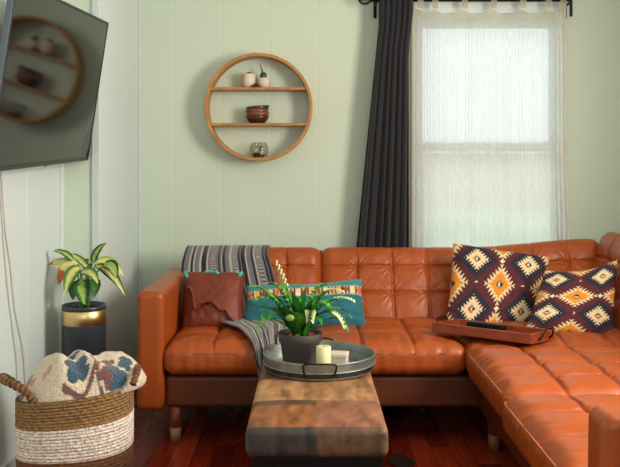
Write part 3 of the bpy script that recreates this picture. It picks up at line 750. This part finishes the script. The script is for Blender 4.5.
V, Fc = boxg(wx+.001, wx+.02, -.14, .14, -.1, .2, .003); mesh('wall_mount', V, Fc, M['iron'], tvo)
V, Fc = tube([(wx+.015, 0, .05), (wx*.5-.02, 0, .045), (-.018, 0, .0)], .014, 8); mesh('mount_arm', V, Fc, M['iron'], tvo)
for k, (pts, m) in enumerate((([(-3,165,2.98),(2,210,2.98),(4,245,2.98),(8,290,2.98),(13,330,2.98),(17,365,2.98),(18,400,2.98),(19,445,2.98)], 0), ([(1,165,3.02),(5,225,3.02),(11,270,3.02),(15,310,3.02),(22,345,3.02),(25,375,3.02),(26,420,3.02),(26,440,3.02)], 0))):
    pp = [Vector((XL+.005, (p[0]-CX and (XL+.005)*F/(p[0]-CX)), 0)) for p in pts]
    pp = [Vector((q.x, q.y, CH-(p[1]-HY)/F*q.y)) for q, p in zip(pp, pts)]
    V, Fc = tube(poly(pp, 40), .0028, 6); o = mesh('power_cord', V, Fc, M['cord'])
    tag(o, ('thin white cord hanging below the television, nearer the photo edge' if k == 0 else 'thin white cord hanging below the television, nearer the potted plant'), 'cord')

# ---------------------------------------------------------------- curtains
RY = 4.70; RZ = 2.120
rod = thing('curtain_rod', 'black metal curtain rod above the window with a cage finial', 'curtain rod', ((370-CX)/F*RY, RY, RZ))
rx0, rx1 = .0, (571-370)/F*RY
V, Fc = tube([(rx0, 0, 0), (rx1*.5, 0, 0), (rx1, 0, 0)], .011, 12); mesh('rod', V, Fc, M['iron'], rod)
for k in range(4):
    a = math.pi*k/4; V, Fc = tube([Vector((-.028+.034*math.cos(q), .026*math.sin(q)*math.sin(a), .026*math.sin(q)*math.cos(a))) for q in [2*math.pi*i/24 for i in range(24)]], .0028, 6, closed=True); mesh('finial_wire', V, Fc, M['iron'], rod)
for x in (.035, rx1-.004):
    V, Fc = join(([] if x < .1 else [boxg(x-.009, x+.009, -.016, -.010, -.095, .012)])+[boxg(x-.009, x+.009, .092, .0985, -.085, .03), boxg(x-.007, x+.007, -.014, .092, -.022, -.010)]); mesh('bracket', V, Fc, M['iron'], rod)
# dark curtain
nu, nv = 160, 40; V = []; Fc = []
zt, zb_ = 2.17, .06
for j in range(nv+1):
    t = j/nv; z = zt+(zb_-zt)*t
    y_px = HY-(z-CH)*F/4.66
    q = max(0., min(1.15, (y_px-25)/220))
    l = 378+(356-378)*q; r = 414+(409-414)*sm(0, 60, y_px)
    for i in range(nu+1):
        u = i/nu; uu = u+.012*math.sin(u*20)
        amp = .017+.010*q
        ph = u*2*math.pi*6.5+.4*math.sin(t*3+u*5)
        y = 4.655+amp*math.sin(ph)+.006*math.sin(ph*2.3+1)*q
        x = ((l+(r-l)*uu)-CX)/F*4.66+.004*math.cos(ph)
        V.append(Vector((x, y, z)))
for j in range(nv):
    for i in range(nu): a = j*(nu+1)+i; Fc.append([a, a+1, a+nu+2, a+nu+1])
o = mesh('dark_curtain', V, Fc, M['drape'], origin=(.3, 4.66, .06)); md = o.modifiers.new('t', 'SOLIDIFY'); md.thickness = .0025
tag(o, 'charcoal pleated curtain hanging at the left side of the window', 'curtain')
# sheer curtain with tabs
sheer = thing('sheer_curtain', 'white sheer tab-top curtain covering the window', 'curtain', (.99, 4.72, .35))
O = Vector((.99, 4.72, .35))
xl, xr = (412-CX)/F*4.72, (566-CX)/F*4.72
tabs = [(p-CX)/F*4.72 for p in (420, 434.5, 464, 493, 522, 547.5, 562)]
def topz(x):
    d = 9; 
    for a, b in zip(tabs, tabs[1:]):
        if a <= x <= b: f = (x-a)/(b-a); return 2.072-.030*min(1, (b-a)/.16)*math.sin(math.pi*f)
    return 2.072
nu, nv = 560, 90; V = []; Fc = []; C = []; fm = []
for j in range(nv+1):
    t = j/nv
    for i in range(nu+1):
        u = i/nu; spread = .022*sm(.35, 1, t)
        x = xl+(xr-xl)*u + spread*(u-.1)
        zt_ = topz(xl+(xr-xl)*u); z = zt_ - (zt_-.42)*t
        y = 4.722+.008*math.sin(u*2*math.pi*9+.5*math.sin(t*4))*(.3+.7*t)+.007*math.sin(u*2*math.pi*3.3+1+t)
        e = sm(.88, 1, u)+sm(.12, 0, u); y += .008*math.sin(u*2*math.pi*38)*e
        V.append(Vector((x, y, z))-O)
        ln = frac(u*52); dash = (ln < .34); op = .78
        if dash: op = .95 if frac(z*44+(int(u*52)%2)*.5) < .62 else .84
        op += .06*e
        C.append((min(op, .97),)*3)
for j in range(nv):
    for i in range(nu):
        a = j*(nu+1)+i; Fc.append([a, a+1, a+nu+2, a+nu+1]); t = j/nv; u = i/nu
        fm.append(1 if (j < 2 or u > .985 or u < .015) else 0)
mesh('voile', V, Fc, [M['sheer'], M['sheerhem']], sheer, cols=C, fm=fm)
for x in tabs:
    pts = [(0,-.004,-.045), (0,-.016,0), (0,-.013,.012), (0,0,.0175), (0,.013,.012), (0,.016,0), (0,.006,-.045)]
    pl = poly(pts, 24); V = []; Fc = []
    for p in pl:
        for s in (-1, 1): V.append(Vector((x+s*.017, RY+p.y+.004, RZ+p.z))-O)
    for i in range(23): Fc.append([2*i, 2*i+1, 2*i+3, 2*i+2])
    mesh('tab', V, Fc, M['sheerhem'], sheer)

# ---------------------------------------------------------------- woven basket and blanket
KX, KY = -.808, 2.93
bk = thing('basket', 'oval woven seagrass basket with a white band in the left corner', 'basket', (KX, KY, 0))
n = 120; rows = 300; H = .43; V = []; Fc = []; C = []
NA = [lin((138,100,56)), lin((84,56,30)), lin((166,130,82))]; BRN = [lin((108,66,38)), lin((78,44,28)), lin((124,80,48))]; WH = [lin((232,218,206)), lin((170,150,138)), lin((240,230,218))]
def kpt(a, r, z):
    ex = .194*(1-.06*(1-z/H)); ey = .165*(1-.08*(1-z/H))
    ca, sa = math.cos(a), math.sin(a)
    ca = math.copysign(abs(ca)**.85, ca); sa = math.copysign(abs(sa)**.85, sa)
    x = ex*ca*r; y = ey*sa*r; bl = 1+.025*math.sin(math.pi*z/H)
    return Vector((x*bl, y*bl, z*(1+.05*x/.2)))
coil = .0105
for i in range(rows+1):
    z = H*i/rows
    for k in range(n):
        a = 2*math.pi*k/n
        q = frac(z/coil+k/n*0); rr_ = 1+.018*math.sqrt(max(0, 1-(2*q-1)**2))-.01+.004*nz(math.cos(a)*5, math.sin(a)*5, int(z/coil)*.7)
        V.append(kpt(a, rr_, z))
        tw = frac(k*.34+q*1.0+int(z/coil)*.37)
        S = WH if .228 < z < .338 else (NA if z >= .338 else BRN)
        c = S[1] if q < .12 or q > .90 else (S[0] if tw < .6 else S[2]); g = 1+.35*nz(a*22, z*200, 2)
        C.append(tuple(x*g for x in c))
for i in range(rows):
    for k in range(n): Fc.append([i*n+k, i*n+(k+1) % n, (i+1)*n+(k+1) % n, (i+1)*n+k])
m0 = len(V)
for i in range(21):
    z = H-(H-.01)*i/20
    for k in range(n): V.append(kpt(2*math.pi*k/n, .94, z)); C.append(BRN[0])
for i in range(-1, 20):
    for k in range(n):
        a0 = rows*n if i < 0 else m0+i*n; a1 = m0+(i+1)*n
        Fc.append([a0+k, a0+(k+1) % n, a1+(k+1) % n, a1+k])
Fc.append([m0+20*n+k for k in range(n)]); Fc.append(list(range(n))[::-1])
mesh('basket_body', V, Fc, M['rope'], bk, cols=C)
def rope(pts, r, name, parent):
    pl = poly(pts, 90); V, Fc = tube(pl, lambda t: r*(1+.16*math.sin(t*90)), 10); C = []
    for i in range(len(pl)):
        for k in range(10): C.append(NA[0] if frac(k/10+i*.2) < .5 else NA[1])
    mesh(name, V, Fc, M['rope'], parent, cols=C)
def kw(px, py, Y): return P(px, py, Y)-Vector((KX, KY, 0))
rope([kw(34,402,2.80), kw(26,392,2.79), kw(14,385,2.80), kw(4,380,2.86), kw(3,377,2.95), kw(10,380,3.03), kw(22,388,3.05)], .013, 'handle', bk)
rope([kw(124,388,3.05), kw(131,376,3.05), kw(135,368,3.0), kw(137,367,2.94), kw(137,372,2.87), kw(133,384,2.83)], .011, 'handle', bk)
# patterned fleece blanket heaped in the basket
CR = lin((222,206,184)); bN = lin((52,82,104)); bR = lin((160,50,48)); bP = lin((118,78,76)); bM_ = lin((200,142,72)); bT = lin((214,150,124))
rf = random.Random(11)
mot = []
for k in range(20):
    mot.append((rf.uniform(-.2,.21), rf.uniform(-.14,.12), rf.uniform(.014,.030), (bN, bP, bT, bP, bM_, bN, bT, bR)[k % 8], rf.random()*6.3))
mot += [(.03,-.085,.046,bN,0.3), (.155,-.08,.046,bN,1.), (-.16,-.06,.03,bM_,0.)]
def fleece(x, y):
    x += .010*nz(x*22, y*22, 1); y += .010*nz(x*22, y*22, 8)
    for mx, my, s, c, ph in mot:
        dx, dy = x-mx, y-my; a = math.atan2(dy, dx)+ph; r = math.hypot(dx, dy)
        if r < s*(.60+.40*abs(math.cos(a*2))): return c
        if s > .03 and s*1.15 < r < s*1.38 and math.cos(a+ph) > -.1: return bP if c == bN else bR
    return CR
nr_, na = 90, 220; V = []; C = []; Fc = []
def heap(r, a, bottom=False):
    ca, sa = math.cos(a), math.sin(a)
    ex = .191+.05*max(0, ca)**3+.004*math.sin(a*7); ey = .150
    x = ex*ca*r; y = ey*sa*r
    h = .124*(1-r**3.6)
    fx = (.014*math.sin(x*34+y*30+nz(x*5, y*5)*4)+.012*nz(x*11, y*11, 2)+.006*nz(x*30, y*30, 3)+.002*nz(x*90,y*90,5))*(1-r**5)
    z = .422+.014*(x/.2)+h+fx
    z += .035*math.exp(-((x-.05)**2+(y)**2)/.008)*0 
    if ca > .3: z += .026*sm(.5, 1., r)*sm(.3, .9, ca)
    return Vector((x, y, z))
for i in range(nr_+1):
    for k in range(na):
        p = heap(i/nr_, 2*math.pi*k/na); C.append(fleece(p.x, p.y)); V.append(p)
for i in range(nr_):
    for k in range(na): Fc.append([i*na+k, i*na+(k+1) % na, (i+1)*na+(k+1) % na, (i+1)*na+k])
for i, (sc_, dz) in enumerate(((.995, -.012), (.97, -.024), (.90, -.034))):
    for k in range(na):
        p = heap(1, 2*math.pi*k/na); V.append(Vector((p.x*sc_, p.y*sc_, p.z+dz))); C.append(CR)
    a0 = (nr_+i)*na
    for k in range(na): Fc.append([a0+k, a0+(k+1) % na, a0+na+(k+1) % na, a0+na+k])
Fc.append([(nr_+3)*na+k for k in range(na)])
o = mesh('fleece_blanket', V, Fc, M['sherpa'], cols=C, loc=(KX, KY, 0))
tag(o, 'cream fleece blanket with navy and red pattern heaped in the basket', 'blanket')

# ---------------------------------------------------------------- tall planter and its plant
QX, QY = P(84,300,3.66).x, 3.66
pl_ = thing('planter', 'tall dark planter with a brass band standing behind the basket', 'planter', (QX, QY, 0))
ZT = .603; ZB = .395; R0 = .0925
V, Fc = lathe([(0,ZB), (R0-.004,ZB), (R0,ZB+.004), (R0,ZT-.082), (R0-.0,ZT-.081)], 48)
V2, F2 = lathe([(R0,ZT-.020), (R0,ZT), (R0-.004,ZT), (R0-.004,ZT-.04), (0,ZT-.04)], 48)
V, Fc = join([(V, Fc), (V2, F2)]); mesh('planter_body', V, Fc, M['charcoal'], pl_)
V, Fc = lathe([(R0,ZT-.081), (R0+.0012,ZT-.080), (R0+.0012,ZT-.021), (R0,ZT-.020)], 64); mesh('brass_band', V, Fc, M['brass'], pl_)
V, Fc = lathe([(0,ZT-.03), (.05,ZT-.028), (R0-.0045,ZT-.034), (R0-.0045,ZT-.05), (0,ZT-.05)], 24); mesh('soil', V, Fc, M['soil'], pl_)
V, Fc = tube([(.086*math.cos(2*math.pi*i/40), .086*math.sin(2*math.pi*i/40), ZB-.008) for i in range(40)], .0075, 8, closed=True); sr = mesh('stand_ring', V, Fc, M['black'], pl_)
for k in range(4):
    a = math.pi/4+k*math.pi/2; V, Fc = tube([(.086*math.cos(a), .086*math.sin(a), ZB-.006), (.088*math.cos(a), .088*math.sin(a), .0)], .009, 8); mesh('leg', V, Fc, M['black'], pl_)
dief = thing('potted_plant', 'dieffenbachia with cream and green leaves growing in the brass-banded planter', 'plant', (QX, QY, ZT-.03))
def dl(px, py, dy=0.): return P(px, py, QY+dy)-Vector((QX, QY, ZT-.03))
dg, dk, cy, lg, br = lin((60,112,40)), lin((24,66,30)), lin((214,204,130)), lin((150,176,84)), lin((190,92,40))
def vari(center, mid, edge, browntip=0, brown=br):
    def f(t, q):
        if browntip and t > browntip: return brown
        a = abs(q)+.16*nz(t*9, q*5, center[0]*9); 
        if a < .34: return center
        if a < .60: return mid
        return edge
    return f
LV = [((93,263),(95,249),(107,243),8,.0,vari(lg,dg,dk),0), ((74,262),(65,250),(53,251),7,-.03,vari(lg,dg,dk),0), ((89,270),(80,257),(69,254),8,.02,vari(cy,lg,dg),0), ((75,264),(62,259),(48,265),9,-.01,vari(cy,cy,lg,.82),0),
      ((78,264),(62,262),(59,285),14,-.04,vari(cy,cy,lg,.62),0), ((80,268),(69,270),(65,295),13,-.07,vari(cy,lg,dg),0), ((80,273),(92,268),(98,284),12,-.08,vari(cy,lg,dg),0), ((82,279),(80,290),(85,305),16,-.085,vari(lg,dg,dk),0),
      ((96,264),(112,256),(124,277),13,.03,vari(cy,cy,lg),0), ((96,266),(112,268),(125,296),11,-.02,vari(cy,lg,dk),0), ((104,265),(114,262),(116,279),13,-.05,vari(lg,lg,dk),0), ((90,280),(98,282),(93,298),12,-.07,vari(dg,dg,dk),0), ((80,285),(72,284),(73,300),12,-.06,vari(dg,dg,dk),0), ((88,262),(84,262),(92,275),10,.04,vari(lg,dg,dk),0)]
for k, (b, m_, t_, wpx, dy, cf, _) in enumerate(LV):
    s0 = Vector((random.uniform(-.02,.02), random.uniform(-.02,.02), 0)); bb = dl(*b, dy*.5)
    V, Fc = tube([bez(s0, Vector((s0.x*.7+bb.x*.3, s0.y*.7+bb.y*.3, bb.z*.7)), bb, i/8) for i in range(9)], .0028, 6); stm = mesh('stem', V, Fc, M['leafc'], dief, cols=[dg]*len(V))
    V, Fc, C = leaf(bb, dl(*m_, dy), dl(*t_, dy*1.2), wpx/232.*1.0, cf, nL=24, nW=12, fold=.22, wavy=.0015, seed=k, prof=lambda t: math.sin(math.pi*min(1, t**.7))**.75, up=Vector((.15,-.75,.65)).normalized())
    mesh('leaf_blade', V, Fc, M['leafc'], stm, cols=C)

# ---------------------------------------------------------------- dark card on the floor
def fp(px, py):
    Yf = F*CH/(py-HY); return Vector(((px-CX)/F*Yf, Yf, 0))
q = [fp(398,454.5), fp(416,463), fp(406,474), fp(386,461)]
V = [p+Vector((0,0,.0)) for p in q]+[p+Vector((0,0,.005)) for p in q]
o = mesh('booklet', V, [[0,1,2,3],[7,6,5,4],[0,4,5,1],[1,5,6,2],[2,6,7,3],[3,7,4,0]], [M['paper'], M['paperedge']], smooth=False, origin=q[0], fm=[0,0,1,0,0,0])
tag(o, 'thin dark booklet lying flat on the floor right of the bench', 'booklet')
